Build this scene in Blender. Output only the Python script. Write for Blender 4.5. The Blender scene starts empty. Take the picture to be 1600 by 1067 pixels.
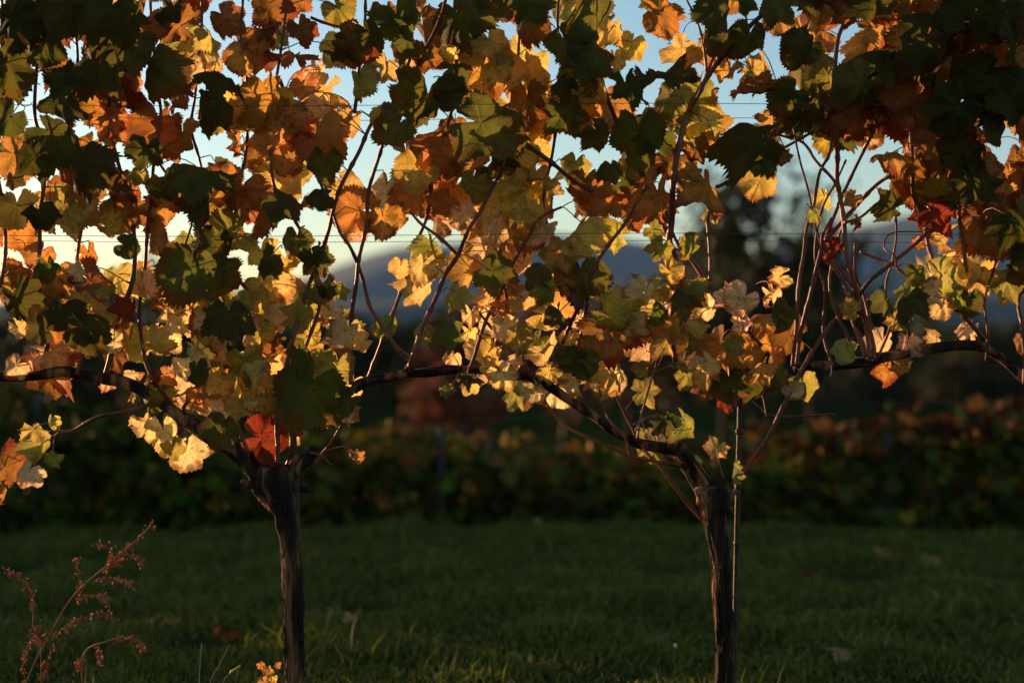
import bpy, bmesh, math, random
import numpy as np
from mathutils import Vector, Matrix, noise
random.seed(11)
R = math.radians
sc = bpy.context.scene
C = sc.collection

# ------------------------------------------------------------------ camera
EYE, DIST, PPM = 1.06, 3.7, 600.0          # eye height, distance to the trellis, photo px per metre on the trellis
cam_d = bpy.data.cameras.new('camera'); cam = bpy.data.objects.new('camera', cam_d); C.objects.link(cam)
cam.location = (0, -DIST, EYE); cam.rotation_euler = (R(90), 0, 0)
cam_d.sensor_width = 36; cam_d.lens = 36 * DIST / (1600 / PPM)
cam_d.clip_start = 0.1; cam_d.clip_end = 30000
cam_d.dof.use_dof = True; cam_d.dof.focus_distance = DIST - 0.02; cam_d.dof.aperture_fstop = 1.3
sc.camera = cam
# ------------------------------------------------------------------ light
SUN_AZ, SUN_EL = -50.0, 4.6                # azimuth measured from +Y (the way the camera looks), negative = left
w = bpy.data.worlds.new('World'); sc.world = w; w.use_nodes = True
nt = w.node_tree; nt.nodes.clear()
sky = nt.nodes.new('ShaderNodeTexSky'); sky.sky_type = 'NISHITA'; sky.sun_disc = False
sky.sun_elevation = R(SUN_EL); sky.sun_rotation = R(SUN_AZ); sky.altitude = 300
sky.air_density = 1.0; sky.dust_density = 0.75; sky.ozone_density = 1.9
bg = nt.nodes.new('ShaderNodeBackground'); bg.inputs['Strength'].default_value = 0.12
wo = nt.nodes.new('ShaderNodeOutputWorld')
nt.links.new(sky.outputs[0], bg.inputs[0]); nt.links.new(bg.outputs[0], wo.inputs[0])
sun_d = bpy.data.lights.new('sun', 'SUN'); sun = bpy.data.objects.new('sun', sun_d); C.objects.link(sun)
sun_d.energy = 5.0; sun_d.angle = R(0.5); sun_d.color = (1.0, 0.59, 0.31)
SDIR = Vector((math.sin(R(SUN_AZ)) * math.cos(R(SUN_EL)), math.cos(R(SUN_AZ)) * math.cos(R(SUN_EL)), math.sin(R(SUN_EL))))
sun.rotation_euler = SDIR.to_track_quat('Z', 'Y').to_euler()
sc.view_settings.view_transform = 'Standard'; sc.view_settings.look = 'None'
sc.view_settings.exposure = 1.3; sc.view_settings.gamma = 1.0
sc.view_settings.use_curve_mapping = False
sc.cycles.max_bounces = 7; sc.cycles.transparent_max_bounces = 8; sc.cycles.transmission_bounces = 5
sc.cycles.diffuse_bounces = 4; sc.cycles.volume_bounces = 1
sc.cycles.use_adaptive_sampling = True; sc.cycles.adaptive_threshold = 0.02
sc.cycles.use_denoising = True

# ------------------------------------------------------------------ helpers
def P(px, py, y=0.0):
    """photo position -> world point at depth y behind the trellis plane"""
    k = (DIST + y) / DIST
    return Vector(((px - 800) / PPM * k, y, EYE + (533.5 - py) / PPM * k))

def tag(o, label=None, cat=None, group=None, kind=None):
    for k, v in (('label', label), ('category', cat), ('group', group), ('kind', kind)):
        if v: o[k] = v
    return o

def link(o, parent=None):
    C.objects.link(o)
    if parent is not None: o.parent = parent
    return o

def empty(name, loc, **kw):
    o = bpy.data.objects.new(name, None); o.location = loc; o.empty_display_size = 0.1
    link(o); return tag(o, **kw)

def mesh_np(name, verts, faces, mat, uv=None, smooth=True):
    """verts (n,3), faces list or (m,k) array"""
    me = bpy.data.meshes.new(name)
    if isinstance(faces, np.ndarray):
        m, k = faces.shape
        me.vertices.add(len(verts)); me.vertices.foreach_set('co', np.asarray(verts, np.float32).ravel())
        me.loops.add(m * k); me.loops.foreach_set('vertex_index', faces.astype(np.int32).ravel())
        me.polygons.add(m); me.polygons.foreach_set('loop_start', np.arange(m, dtype=np.int32) * k)
        me.polygons.foreach_set('loop_total', np.full(m, k, np.int32))
        me.update(calc_edges=True)
    else:
        me.from_pydata([tuple(v) for v in verts], [], faces)
    if uv is not None:
        l = me.uv_layers.new(name='UVMap')
        idx = np.empty(len(me.loops), np.int32); me.loops.foreach_get('vertex_index', idx)
        l.data.foreach_set('uv', np.asarray(uv, np.float32)[idx].ravel())
    me.polygons.foreach_set('use_smooth', np.full(len(me.polygons), smooth))
    if mat: me.materials.append(mat)
    return me

def catmull(pts, step):
    out = []
    n = len(pts)
    for i in range(n - 1):
        p0, p1, p2, p3 = pts[max(i-1, 0)], pts[i], pts[i+1], pts[min(i+2, n-1)]
        d = (p2[0] - p1[0]).length
        k = max(1, int(d / step))
        for j in range(k):
            t = j / k
            f = lambda a, b, c, e: 0.5 * ((2*b) + (c-a)*t + (2*a-5*b+4*c-e)*t*t + (3*b-a-3*c+e)*t*t*t)
            out.append((f(p0[0], p1[0], p2[0], p3[0]), p1[1] * (1-t) + p2[1] * t))
    out.append(pts[-1]); return out

def tube_data(pts, step=0.02, sides=7, rough=0.0, node=0.0, seed=0.0, cap=True, fine=40.0):
    """pts: [(Vector, radius)] -> verts, faces"""
    s = catmull(pts, step); V = []; F = []
    up = Vector((0.3, -1, 0.2)).normalized(); L = 0.0
    for i, (p, r) in enumerate(s):
        a = s[max(i-1, 0)][0]; b = s[min(i+1, len(s)-1)][0]
        t = (b - a); t = t.normalized() if t.length > 1e-7 else Vector((0, 0, 1))
        u = up - t * up.dot(t)
        if u.length < 1e-4: u = Vector((1, 0, 0)) - t * t.x
        u.normalize(); up = u; v = t.cross(u)
        if i: L += (p - s[i-1][0]).length
        rr = r
        if node:
            ph = ((L + seed) / node) % 1.0
            rr = r * (1 + 0.38 * math.exp(-((ph - .5) / .07) ** 2))
        for k in range(sides):
            an = 2 * math.pi * k / sides
            d = u * math.cos(an) + v * math.sin(an)
            q = rr
            if rough:
                q = rr * (1 + rough * (noise.noise(Vector((math.cos(an)*2.2, math.sin(an)*2.2, L*9+seed*7))) * 1.3
                          + noise.noise(Vector((an*3.1+seed, L*fine*.35, 5))) * .8 + noise.noise(Vector((math.cos(an)*7, math.sin(an)*7, L*fine))) * .55
                          + (abs(noise.noise(Vector((math.cos(an)*5, math.sin(an)*5, L*7+seed)))) - .15) * 1.5))
            V.append(p + d * q)
    n = len(s)
    for i in range(n - 1):
        for k in range(sides):
            a = i*sides + k; b = i*sides + (k+1) % sides
            F.append((a, b, b + sides, a + sides))
    if cap:
        F.append(tuple(range(sides))[::-1]); F.append(tuple((n-1)*sides + k for k in range(sides)))
    return V, F

def tube(name, pts, mat, parent=None, origin=None, **kw):
    V, F = tube_data(pts, **kw)
    o0 = origin if origin is not None else Vector((0, 0, 0))
    me = mesh_np(name, [v - o0 for v in V], F, mat)
    return link(bpy.data.objects.new(name, me), parent)

# ------------------------------------------------------------------ materials
def nodes(name):
    m = bpy.data.materials.new(name); m.use_nodes = True; t = m.node_tree; t.nodes.clear()
    out = t.nodes.new('ShaderNodeOutputMaterial')
    N = lambda ty, **kw: (lambda n: ([setattr(n, k, v) for k, v in kw.items()], n)[1])(t.nodes.new(ty))
    return m, t, out, N

def mathn(t, N, op, a, b=None, clamp=False):
    n = N('ShaderNodeMath', operation=op, use_clamp=clamp)
    for i, x in enumerate((a, b)):
        if x is None: continue
        if isinstance(x, (int, float)): n.inputs[i].default_value = x
        else: t.links.new(x, n.inputs[i])
    return n.outputs[0]

def mixc(t, N, f, a, b, mode='MIX'):
    n = N('ShaderNodeMix', data_type='RGBA', blend_type=mode)
    for k, x in ((0, f), (6, a), (7, b)):
        if isinstance(x, (int, float)): n.inputs[k].default_value = x
        elif isinstance(x, tuple): n.inputs[k].default_value = x
        else: t.links.new(x, n.inputs[k])
    return n.outputs[2]

def ramp(t, N, f, stops):
    n = N('ShaderNodeValToRGB'); cr = n.color_ramp
    while len(cr.elements) < len(stops): cr.elements.new(0.5)
    for e, (p, c) in zip(cr.elements, stops):
        e.position = p; e.color = c if len(c) == 4 else (*c, 1)
    t.links.new(f, n.inputs[0]); return n.outputs[0]

def simple_mat(name, stops, scale=8.0, rough=0.8, bump=0.0, stretch=(1, 1, 1), detail=5, bscale=None, spec=0.25):
    m, t, out, N = nodes(name)
    tc = N('ShaderNodeTexCoord'); mp = N('ShaderNodeMapping'); mp.inputs['Scale'].default_value = stretch
    t.links.new(tc.outputs['Object'], mp.inputs[0])
    nz = N('ShaderNodeTexNoise'); nz.inputs['Scale'].default_value = scale; nz.inputs['Detail'].default_value = detail
    t.links.new(mp.outputs[0], nz.inputs['Vector'])
    p = N('ShaderNodeBsdfPrincipled'); p.inputs['Roughness'].default_value = rough
    p.inputs['Specular IOR Level'].default_value = spec
    t.links.new(ramp(t, N, nz.outputs[0], stops), p.inputs['Base Color'])
    if bump:
        n2 = N('ShaderNodeTexNoise'); n2.inputs['Scale'].default_value = bscale or scale * 4; n2.inputs['Detail'].default_value = 4
        t.links.new(mp.outputs[0], n2.inputs['Vector'])
        b = N('ShaderNodeBump'); b.inputs['Strength'].default_value = bump; b.inputs['Distance'].default_value = 0.01
        t.links.new(n2.outputs[0], b.inputs['Height']); t.links.new(b.outputs[0], p.inputs['Normal'])
    t.links.new(p.outputs[0], out.inputs[0]); return m

def leaf_mat(name, attr):
    """vine leaf: own colour (object colour, or a colour attribute on joined foliage), veins, margin burn, blotches"""
    m, t, out, N = nodes(name); L = t.links
    if attr:
        a = N('ShaderNodeAttribute', attribute_name='tint'); base = a.outputs['Color']; alpha = a.outputs['Alpha']
        geo = N('ShaderNodeNewGeometry'); rnd = geo.outputs['Random Per Island']
    else:
        a = N('ShaderNodeObjectInfo'); base = a.outputs['Color']; alpha = a.outputs['Alpha']; rnd = a.outputs['Random']
    uv = N('ShaderNodeUVMap'); uv.uv_map = 'UVMap'
    sx = N('ShaderNodeSeparateXYZ'); L.new(uv.outputs[0], sx.inputs[0])
    M = lambda op, x, y=None, c=False: mathn(t, N, op, x, y, c)
    x = M('ABSOLUTE', sx.outputs[0]); y = sx.outputs[1]
    r = M('SQRT', M('ADD', M('MULTIPLY', x, x), M('MULTIPLY', y, y)))
    ang = M('ARCTAN2', x, y)
    ds = [M('ABSOLUTE', M('SUBTRACT', ang, v)) for v in (0.0, 0.92, 1.95)]
    d = M('MINIMUM', M('MINIMUM', ds[0], ds[1]), ds[2])
    perp = M('MULTIPLY', r, M('SINE', d)); along = M('MULTIPLY', r, M('COSINE', d))
    wid = M('SUBTRACT', 0.034, M('MULTIPLY', r, 0.020))
    main = M('SUBTRACT', 1.0, M('DIVIDE', perp, wid), True)
    st = M('FRACT', M('MULTIPLY', M('SUBTRACT', along, M('MULTIPLY', perp, 0.75)), 6.5))
    sec = M('SUBTRACT', 1.0, M('MULTIPLY', M('ABSOLUTE', M('SUBTRACT', st, 0.5)), 12.0), True)
    vein = M('MAXIMUM', main, M('MULTIPLY', sec, 0.5))
    comb = N('ShaderNodeCombineXYZ'); L.new(sx.outputs[0], comb.inputs[0]); L.new(y, comb.inputs[1]); L.new(M('MULTIPLY', rnd, 37.0), comb.inputs[2])
    n1 = N('ShaderNodeTexNoise'); n1.inputs['Scale'].default_value = 2.2; n1.inputs['Detail'].default_value = 4; L.new(comb.outputs[0], n1.inputs['Vector'])
    n2 = N('ShaderNodeTexNoise'); n2.inputs['Scale'].default_value = 14; n2.inputs['Detail'].default_value = 5; L.new(comb.outputs[0], n2.inputs['Vector'])
    # interveinal yellowing versus green left along the veins
    hs = N('ShaderNodeHueSaturation'); hs.inputs['Hue'].default_value = 0.535; hs.inputs['Value'].default_value = 0.62; L.new(base, hs.inputs['Color'])
    c = mixc(t, N, M('MULTIPLY', M('SUBTRACT', n1.outputs[0], 0.42, True), 3.2, True), base, hs.outputs[0])
    c = mixc(t, N, M('MULTIPLY', vein, 0.65), c, mixc(t, N, 1.0, base, (1.55, 1.4, 1.0, 1), 'MULTIPLY'))
    # green held along the veins while the rest has turned
    gn = M('MULTIPLY', M('SUBTRACT', 1.0, M('DIVIDE', perp, M('ADD', 0.03, M('MULTIPLY', n1.outputs[0], 0.22))), True), M('MULTIPLY', M('SUBTRACT', M('FRACT', M('MULTIPLY', rnd, 7.3)), 0.35, True), 1.3, True), True)
    c = mixc(t, N, gn, c, mixc(t, N, 0.8, base, (0.42, 0.62, 0.35, 1), 'MULTIPLY'))
    n3 = N('ShaderNodeTexNoise'); n3.inputs['Scale'].default_value = 5; n3.inputs['Detail'].default_value = 3; L.new(comb.outputs[0], n3.inputs['Vector'])
    c = mixc(t, N, M('MULTIPLY', M('MULTIPLY', M('SUBTRACT', n3.outputs[0], 0.57, True), 7.0, True), M('ADD', 0.15, alpha)), c, mixc(t, N, 1.0, base, (0.45, 0.28, 0.22, 1), 'MULTIPLY'))
    # burnt red-brown margin
    e = M('SUBTRACT', M('ADD', r, M('MULTIPLY', n1.outputs[0], 0.85)), 1.08)
    e = M('MULTIPLY', M('MULTIPLY', M('ADD', e, 0.0, True), 5.0, True), alpha, True)
    c = mixc(t, N, e, c, mixc(t, N, n2.outputs[0], (0.30, 0.035, 0.012, 1), (0.16, 0.05, 0.018, 1)))
    # small brown flecks
    fl = M('MULTIPLY', M('SUBTRACT', n2.outputs[0], 0.55, True), 8.0, True)
    c = mixc(t, N, M('MULTIPLY', fl, 0.55), c, (0.12, 0.045, 0.015, 1))
    bump = N('ShaderNodeBump'); bump.inputs['Strength'].default_value = 0.45; bump.inputs['Distance'].default_value = 0.004
    L.new(M('ADD', M('MULTIPLY', vein, -0.6), M('MULTIPLY', n2.outputs[0], 0.9)), bump.inputs['Height'])
    p = N('ShaderNodeBsdfPrincipled'); p.inputs['Roughness'].default_value = 0.7; p.inputs['Specular IOR Level'].default_value = 0.16
    L.new(c, p.inputs['Base Color']); L.new(bump.outputs[0], p.inputs['Normal'])
    tr = N('ShaderNodeBsdfTranslucent'); L.new(bump.outputs[0], tr.inputs['Normal'])
    hs2 = N('ShaderNodeHueSaturation'); hs2.inputs['Saturation'].default_value = 1.0; hs2.inputs['Value'].default_value = 1.22
    L.new(c, hs2.inputs['Color']); L.new(hs2.outputs[0], tr.inputs['Color'])
    ms = N('ShaderNodeMixShader'); ms.inputs[0].default_value = 0.58
    L.new(p.outputs[0], ms.inputs[1]); L.new(tr.outputs[0], ms.inputs[2]); L.new(ms.outputs[0], out.inputs[0])
    return m

def blade_mat(name, attr='tint', trans=0.35, rough=0.6):
    m, t, out, N = nodes(name)
    a = N('ShaderNodeAttribute', attribute_name=attr)
    p = N('ShaderNodeBsdfPrincipled'); p.inputs['Roughness'].default_value = rough; p.inputs['Specular IOR Level'].default_value = 0.10
    tr = N('ShaderNodeBsdfTranslucent'); ms = N('ShaderNodeMixShader'); ms.inputs[0].default_value = trans
    t.links.new(a.outputs['Color'], p.inputs['Base Color']); t.links.new(a.outputs['Color'], tr.inputs['Color'])
    t.links.new(p.outputs[0], ms.inputs[1]); t.links.new(tr.outputs[0], ms.inputs[2]); t.links.new(ms.outputs[0], out.inputs[0]); return m

M_LEAF = leaf_mat('vine_leaf', False)
M_MASS = leaf_mat('vine_foliage', True)
M_BLADE = blade_mat('grass_blade')
M_FAR = blade_mat('far_foliage', trans=0.25)
M_ROW = blade_mat('row_foliage', trans=0.12, rough=0.8)
M_BARK = simple_mat('vine_bark', [(0.35, (0.010, 0.006, 0.004)), (0.52, (0.035, 0.017, 0.010)), (0.66, (0.34, 0.14, 0.06))], 30, 0.9, 1.0, (1, 1, .14), bscale=60)
M_CANE = simple_mat('cane', [(0.3, (0.06, 0.016, 0.010)), (0.55, (0.19, 0.048, 0.022)), (0.8, (0.34, 0.12, 0.05))], 9, 0.55, 0.35, (1, 1, .4), bscale=90, spec=0.4)
M_PET = simple_mat('petiole', [(0.3, (0.16, 0.045, 0.025)), (0.7, (0.32, 0.17, 0.06))], 20, 0.5)
M_WIRE = simple_mat('wire', [(0.4, (0.04, 0.03, 0.025)), (0.6, (0.08, 0.06, 0.05))], 30, 0.45)
M_STAKE = simple_mat('stake_metal', [(0.35, (0.03, 0.017, 0.012)), (0.65, (0.10, 0.05, 0.03))], 20, 0.6, 0.3)
M_POST = simple_mat('post', [(0.35, (0.03, 0.03, 0.03)), (0.65, (0.06, 0.06, 0.06))], 6, 0.8, 0.3)
M_SOIL = simple_mat('soil', [(0.3, (0.018, 0.022, 0.008)), (0.6, (0.035, 0.045, 0.012)), (0.8, (0.04, 0.036, 0.014))], 3, 1.0, 0.5, spec=0)
M_FIELD = simple_mat('field', [(0.35, (0.014, 0.018, 0.005)), (0.6, (0.03, 0.040, 0.009)), (0.8, (0.045, 0.038, 0.014))], 0.12, 1.0, spec=0)
M_MTN = simple_mat('mountain', [(0.35, (0.016, 0.024, 0.024)), (0.65, (0.035, 0.042, 0.042))], 0.004, 0.95)
M_TWINE = simple_mat('twine', [(0.4, (0.6, 0.58, 0.5)), (0.6, (0.75, 0.72, 0.65))], 30, 0.8)
M_WEED = simple_mat('dock', [(0.35, (0.30, 0.075, 0.03)), (0.65, (0.46, 0.17, 0.06))], 30, 0.8)
M_STRAW = simple_mat('straw', [(0.35, (0.30, 0.20, 0.09)), (0.65, (0.45, 0.32, 0.16))], 30, 0.7)
M_TRUNK = simple_mat('tree_bark', [(0.35, (0.014, 0.010, 0.008)), (0.65, (0.035, 0.026, 0.02))], 3, 0.9, 0.5, (1, 1, .3))

# ------------------------------------------------------------------ terrain
def terrain_z(x, y):
    z = 0.0
    if y > 4.25:
        t = min(1, (y - 4.25) / 2.8); z -= 1.35 * t * t * (3 - 2 * t)
    if y > 14:
        z -= min(1.5, (y - 14) * 0.02)
    z -= 0.006 * x * x * (1 if abs(x) < 6 else 36 / (x * x))
    z += 0.018 * noise.noise(Vector((x * 1.3, y * 1.3, 0))) + 0.03 * noise.noise(Vector((x * .4, y * .4, 3)))
    if y > 200: z += (y - 200) * 0.004
    return z

def grid_terrain():
    def axis(lo, hi, fine_lo, fine_hi, f):
        a = list(np.arange(fine_lo, fine_hi + 1e-6, f)); s = f
        while a[-1] < hi: s *= 1.35; a.append(a[-1] + s)
        s = f
        while a[0] > lo: s *= 1.35; a.insert(0, a[0] - s)
        return a
    xs = axis(-5000, 5000, -6, 6, 0.15); ys = axis(-300, 5000, -2, 8, 0.12)
    V = np.array([(x, y, terrain_z(x, y)) for y in ys for x in xs]); nx = len(xs)
    i = np.arange(len(ys) - 1)[:, None] * nx + np.arange(nx - 1)[None, :]; i = i.ravel()
    F = np.stack([i, i + 1, i + nx + 1, i + nx], 1)
    me = mesh_np('ground', V, F, M_SOIL); me.materials.append(M_FIELD)
    cen = V[F[:, 0]]
    me.polygons.foreach_set('material_index', ((cen[:, 1] > 11) | (cen[:, 1] < -12) | (np.abs(cen[:, 0]) > 30)).astype(np.int32))
    o = link(bpy.data.objects.new('ground', me)); tag(o, 'dark grassy ground sloping down behind the vines', kind='structure')
grid_terrain()

def mountain(name, dist, x0, x1, prof, label, depth=900, seed=0):
    """prof: list (px, py) of the ridge in the photograph; built at its own distance"""
    k = (DIST + dist) / DIST
    n = 160; V = []; rows = 14
    px = np.array([p[0] for p in prof]); py = np.array([p[1] for p in prof])
    for j in range(rows + 1):
        f = j / rows
        for i in range(n + 1):
            u = x0 + (x1 - x0) * i / n
            top = EYE + (533.5 - np.interp(u, px, py)) / PPM * k
            X = (u - 800) / PPM * k
            rug = noise.fractal(Vector((X * .004, f * 3, seed)), 1.0, 2.0, 6) * 28 * (dist / 3000)
            s = math.sin(f * math.pi / 2 * 1.0)
            z = (top + 4) * s - 4 + rug * (0.5 + .5 * f) * min(1, (top / 60) if top > 0 else 0)
            if f > .99: z = top + rug * .35
            V.append((X + rug, dist - depth * (1 - f), z))
    # back slope
    for i in range(n + 1): V.append((V[rows * (n + 1) + i][0], dist + depth, -20))
    nx = n + 1; i = np.arange(rows + 1)[:, None] * nx + np.arange(n)[None, :]; i = i.ravel()
    F = np.stack([i, i + 1, i + nx + 1, i + nx], 1)
    o = link(bpy.data.objects.new(name, mesh_np(name, np.array(V), F, M_MTN))); tag(o, label, kind='structure')
mountain('mountain', 4200, -2600, 4200, [(-2600, 520), (-1200, 505), (-400, 500), (100, 480), (300, 470), (430, 462), (480, 447), (540, 425), (585, 408), (640, 388), (720, 378), (820, 372), (930, 378), (1000, 390), (1100, 405), (1200, 398), (1290, 372), (1350, 352), (1420, 345), (1500, 338), (1600, 325), (1800, 330), (2300, 370), (3200, 440), (4200, 500)], 'blue grey mountain ridge on the horizon', 1500, 2)
mountain('hill', 1500, -2000, 4200, [(-2000, 520), (0, 505), (350, 488), (520, 476), (700, 470), (900, 462), (1100, 450), (1300, 452), (1500, 458), (1800, 440), (2600, 470), (4200, 510)], 'low dark wooded hill in front of the mountain', 500, 5)

# ------------------------------------------------------------------ grass
rs = np.random.RandomState(5)
def blades(name, n, xr, yr, hmin, hmax, wid, label, cols, parent=None):
    x = rs.uniform(*xr, n); y = rs.uniform(*yr, n)
    cl = np.array([noise.noise(Vector((a * 2.3, b * 2.3, 9))) for a, b in zip(x[::1], y[::1])])
    keep = rs.uniform(-1.6, 0.3, n) < cl; x, y, cl = x[keep], y[keep], cl[keep]; n = len(x)
    z = np.array([terrain_z(a, b) for a, b in zip(x, y)]) - 0.005
    h = rs.uniform(hmin, hmax, n) * (1 + 1.3 * cl) * np.where(rs.rand(n) < .04, 1.9, 1); a = rs.uniform(0, 2 * np.pi, n); la = rs.uniform(0, 2 * np.pi, n); ln = rs.uniform(.2, 1.0, n) * h
    w = wid * rs.uniform(.6, 1.5, n)
    base = np.stack([x, y, z], 1); side = np.stack([np.cos(a), np.sin(a), 0 * a], 1) * w[:, None]
    lean = np.stack([np.cos(la), np.sin(la), 0 * la], 1) * ln[:, None]; up = np.array([0, 0, 1.0]) * h[:, None]
    v = np.stack([base - side, base + side, base + up * .6 + lean * .35 + side * .8, base + up * .6 + lean * .35 - side * .8, base + up * .92 + lean], 1).reshape(-1, 3)
    b = np.arange(n)[:, None] * 5
    tri = np.concatenate([b + [0, 1, 2], b + [0, 2, 3], b + [3, 2, 4]], 0)
    me = mesh_np(name, v, tri, M_BLADE)
    cc = np.array(cols)[rs.randint(0, len(cols), n)] * rs.uniform(.6, 1.35, (n, 1)); cc = np.repeat(np.concatenate([cc, np.ones((n, 1))], 1), 5, 0)
    at = me.color_attributes.new('tint', 'FLOAT_COLOR', 'POINT'); at.data.foreach_set('color', cc.astype(np.float32).ravel())
    o = link(bpy.data.objects.new(name, me), parent); tag(o, label, kind='stuff'); return o
G_COL = [(.17, .165, .05), (.15, .15, .035), (.13, .15, .014), (.155, .17, .017), (.11, .13, .014), (.18, .18, .024), (.08, .095, .011)]
blades('grass', 250000, (-4.6, 4.6), (0.1, 5.1), .022, .052, .0034, 'short dark green grass on the headland between the rows', G_COL)
blades('grass', 26000, (-3.6, 3.6), (-1.6, 0.1), .035, .07, .003, 'dark grass strip under the vines', G_COL)
blades('ground_cover', 48000, (-4.6, 4.6), (0.1, 4.7), .02, .04, .010, 'low broad leaved weeds and clover among the grass', [(.085, .12, .022), (.07, .10, .025), (.12, .14, .022)])

# ------------------------------------------------------------------ vine leaf meshes
def lobe_r(th, depth, pt):
    a = abs(th)
    lobes = [(0.0, 1.0, .40), (0.98, .92, .40), (1.95, .78, .44), (2.62, .60, .33)]
    r = max(h * (math.exp(-((a - c) / wd) ** 2 * .5) ** depth) * (1 + pt * max(0, 1 - abs(a - c) / .22)) for c, h, wd in lobes)
    if a > 2.75: r *= max(0.10, 1 - ((a - 2.75) / 0.39) * .9)
    return r

def leaf_geo(seed, curl, fold, ruffle, crumple, teeth=50, rings=(0.18, .4, .62, .82, 1.0)):
    rn = random.Random(seed); depth = rn.choice((rn.uniform(.05, .15), rn.uniform(.10, .25), rn.uniform(.2, .45))); pt = rn.choice((0, rn.uniform(.02, .1), rn.uniform(.10, .22)))
    off = Vector((rn.uniform(0, 50), rn.uniform(0, 50), rn.uniform(0, 50)))
    V = [(0, 0, 0)]; kR = rn.randint(4, 7); pR = rn.uniform(0, 6); sk = rn.uniform(-.14, .14); nth = teeth * 3
    roll = rn.uniform(-1, 1); tipd = rn.uniform(.2, 1.0) * curl; lean = rn.choice((-1, 1)); asym = rn.uniform(-.10, .10)
    tdep = [rn.uniform(.025, .125) for _ in range(teeth)]; bite = rn.uniform(-3, 3) if rn.random() < .35 else None
    UV = [(0, 0)]
    for q in rings:
        for i in range(nth):
            k, ph = divmod(i, 3); dth = 2 * math.pi / teeth
            th = -math.pi + dth * (k + (0, .38, .70)[ph] if lean > 0 else k + (0, .30, .62)[ph]) + .001
            th = max(-math.pi, min(math.pi, th + dth * .26 * math.sin(k * 7.1)))
            ro = lobe_r(th, depth, pt) * (1 + .14 * noise.noise(Vector((math.cos(th) * 1.8, math.sin(th) * 1.8, 0)) + off)) * (1 + asym * (1 if th > 0 else -1) * min(1, abs(th)))
            if bite is not None and abs(th - bite) < .3: ro *= .72 + .28 * abs(th - bite) / .3
            if q > .9: ro *= 1 + tdep[k] * (-.45, .10, .75)[ph] * (.6 if abs(th) > 2.6 else 1)
            elif q < .5: ro = ro * .6 + .3
            x = ro * q * math.sin(th); y = ro * q * math.cos(th); r = math.hypot(x, y)
            x += sk * y * y
            UV.append((x, y))
            z = fold * abs(x) * .9 - curl * .6 * x * x * (1 + roll * (1 if x > 0 else -1) * .7) - tipd * .55 * max(y, 0) ** 2
            z += ruffle * .19 * r * r * math.sin(kR * th + pR) + .05 * abs(math.sin(th * 3.2)) * r
            z += crumple * .38 * r * noise.noise(Vector((x * 1.7, y * 1.7, 0)) + off) + crumple * .16 * noise.noise(Vector((x * 4.5, y * 4.5, 2)) + off) * min(1, r * 2)
            if crumple > .8:
                b = crumple * .6 * r * (.5 + noise.noise(Vector((math.cos(th), math.sin(th), 0)) * 1.2 + off))
                x, y = x * (1 - b * .5), y * (1 - b * .34); z += b * .4 * (1 if roll > 0 else -1)
            V.append((x, y, z))
    F = [(0, 1 + (i + 1) % nth, 1 + i) for i in range(nth)]
    for k in range(len(rings) - 1):
        a = 1 + k * nth
        for i in range(nth):
            j = (i + 1) % nth
            F.append((a + i, a + j, a + nth + j, a + nth + i))
    return V, F, UV

LEAVES = {'flat': [], 'dry': [], 'droop': []}
for i in range(20):
    V, F, UV = leaf_geo(100 + i, random.uniform(.2, 1.0), random.uniform(-.5, .3), random.uniform(.5, 1.3), random.uniform(.35, .8)); LEAVES['flat'].append(mesh_np('leaf', V, F, M_LEAF, UV))
for i in range(12):
    V, F, UV = leaf_geo(200 + i, random.uniform(.4, 1.3), random.uniform(-.9, .6), random.uniform(.8, 1.7), random.uniform(.9, 1.75)); LEAVES['dry'].append(mesh_np('leaf', V, F, M_LEAF, UV))
for i in range(10):
    V, F, UV = leaf_geo(300 + i, random.uniform(.9, 1.6), random.uniform(-.5, -.1), random.uniform(.6, 1.2), random.uniform(.4, .8)); LEAVES['droop'].append(mesh_np('leaf', V, F, M_LEAF, UV))
LOW = [leaf_geo(400 + i, random.uniform(.2, 1.2), random.uniform(-.5, .3), random.uniform(.5, 1.3), random.uniform(.3, 1.0), rings=(.45, 1.0), teeth=16) for i in range(14)]

COL = {  # the leaf's own colour (D has shade put into it), amount of burnt margin
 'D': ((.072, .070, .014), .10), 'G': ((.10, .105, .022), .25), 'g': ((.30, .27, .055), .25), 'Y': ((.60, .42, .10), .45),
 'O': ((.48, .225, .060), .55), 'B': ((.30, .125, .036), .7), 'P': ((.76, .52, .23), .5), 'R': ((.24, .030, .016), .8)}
def leaf_col(c, rn):
    (r, g, b), e = COL[c]; k = rn.uniform(.82, 1.18); h = rn.uniform(-.12, .12)
    return (min(1, r * k * (1 + h * .4)), g * k * (1 - h), b * k * rn.uniform(.7, 1.3), min(1, e * rn.uniform(.2, 1.8)))

def basis(tip, nrm):
    y = tip.normalized(); z = (nrm - y * nrm.dot(y)).normalized(); x = y.cross(z)
    return Matrix(((x.x, y.x, z.x), (x.y, y.y, z.y), (x.z, y.z, z.z))).to_4x4()

def orient(c, rn, flat=False, face=None):
    """tip direction and blade normal for a hanging leaf"""
    tip = Vector((rn.gauss(0, .6), rn.gauss(-.05, .35), -1))
    if rn.random() < .18: tip = Vector((rn.choice((-1, 1)), rn.gauss(0, .3), rn.gauss(-.1, .4)))
    if c == 'D':
        n = Vector((rn.gauss(.25, .5), -1, rn.gauss(.35, .45)))
    elif c in 'GB':
        n = Vector((rn.gauss(0, .6), -1, rn.gauss(.2, .4)))
    elif c == 'P':
        n = Vector((rn.gauss(.2, .5), -1, rn.gauss(0, .3)))
    else:
        n = Vector((rn.gauss(.25, .7), -1, rn.gauss(.05, .45)))
    if flat:
        n = Vector((rn.gauss(0, .25), -.45, 1)); tip = Vector((rn.choice((-1, 1)), rn.gauss(-.3, .3), -.15))
    return tip, n

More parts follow.
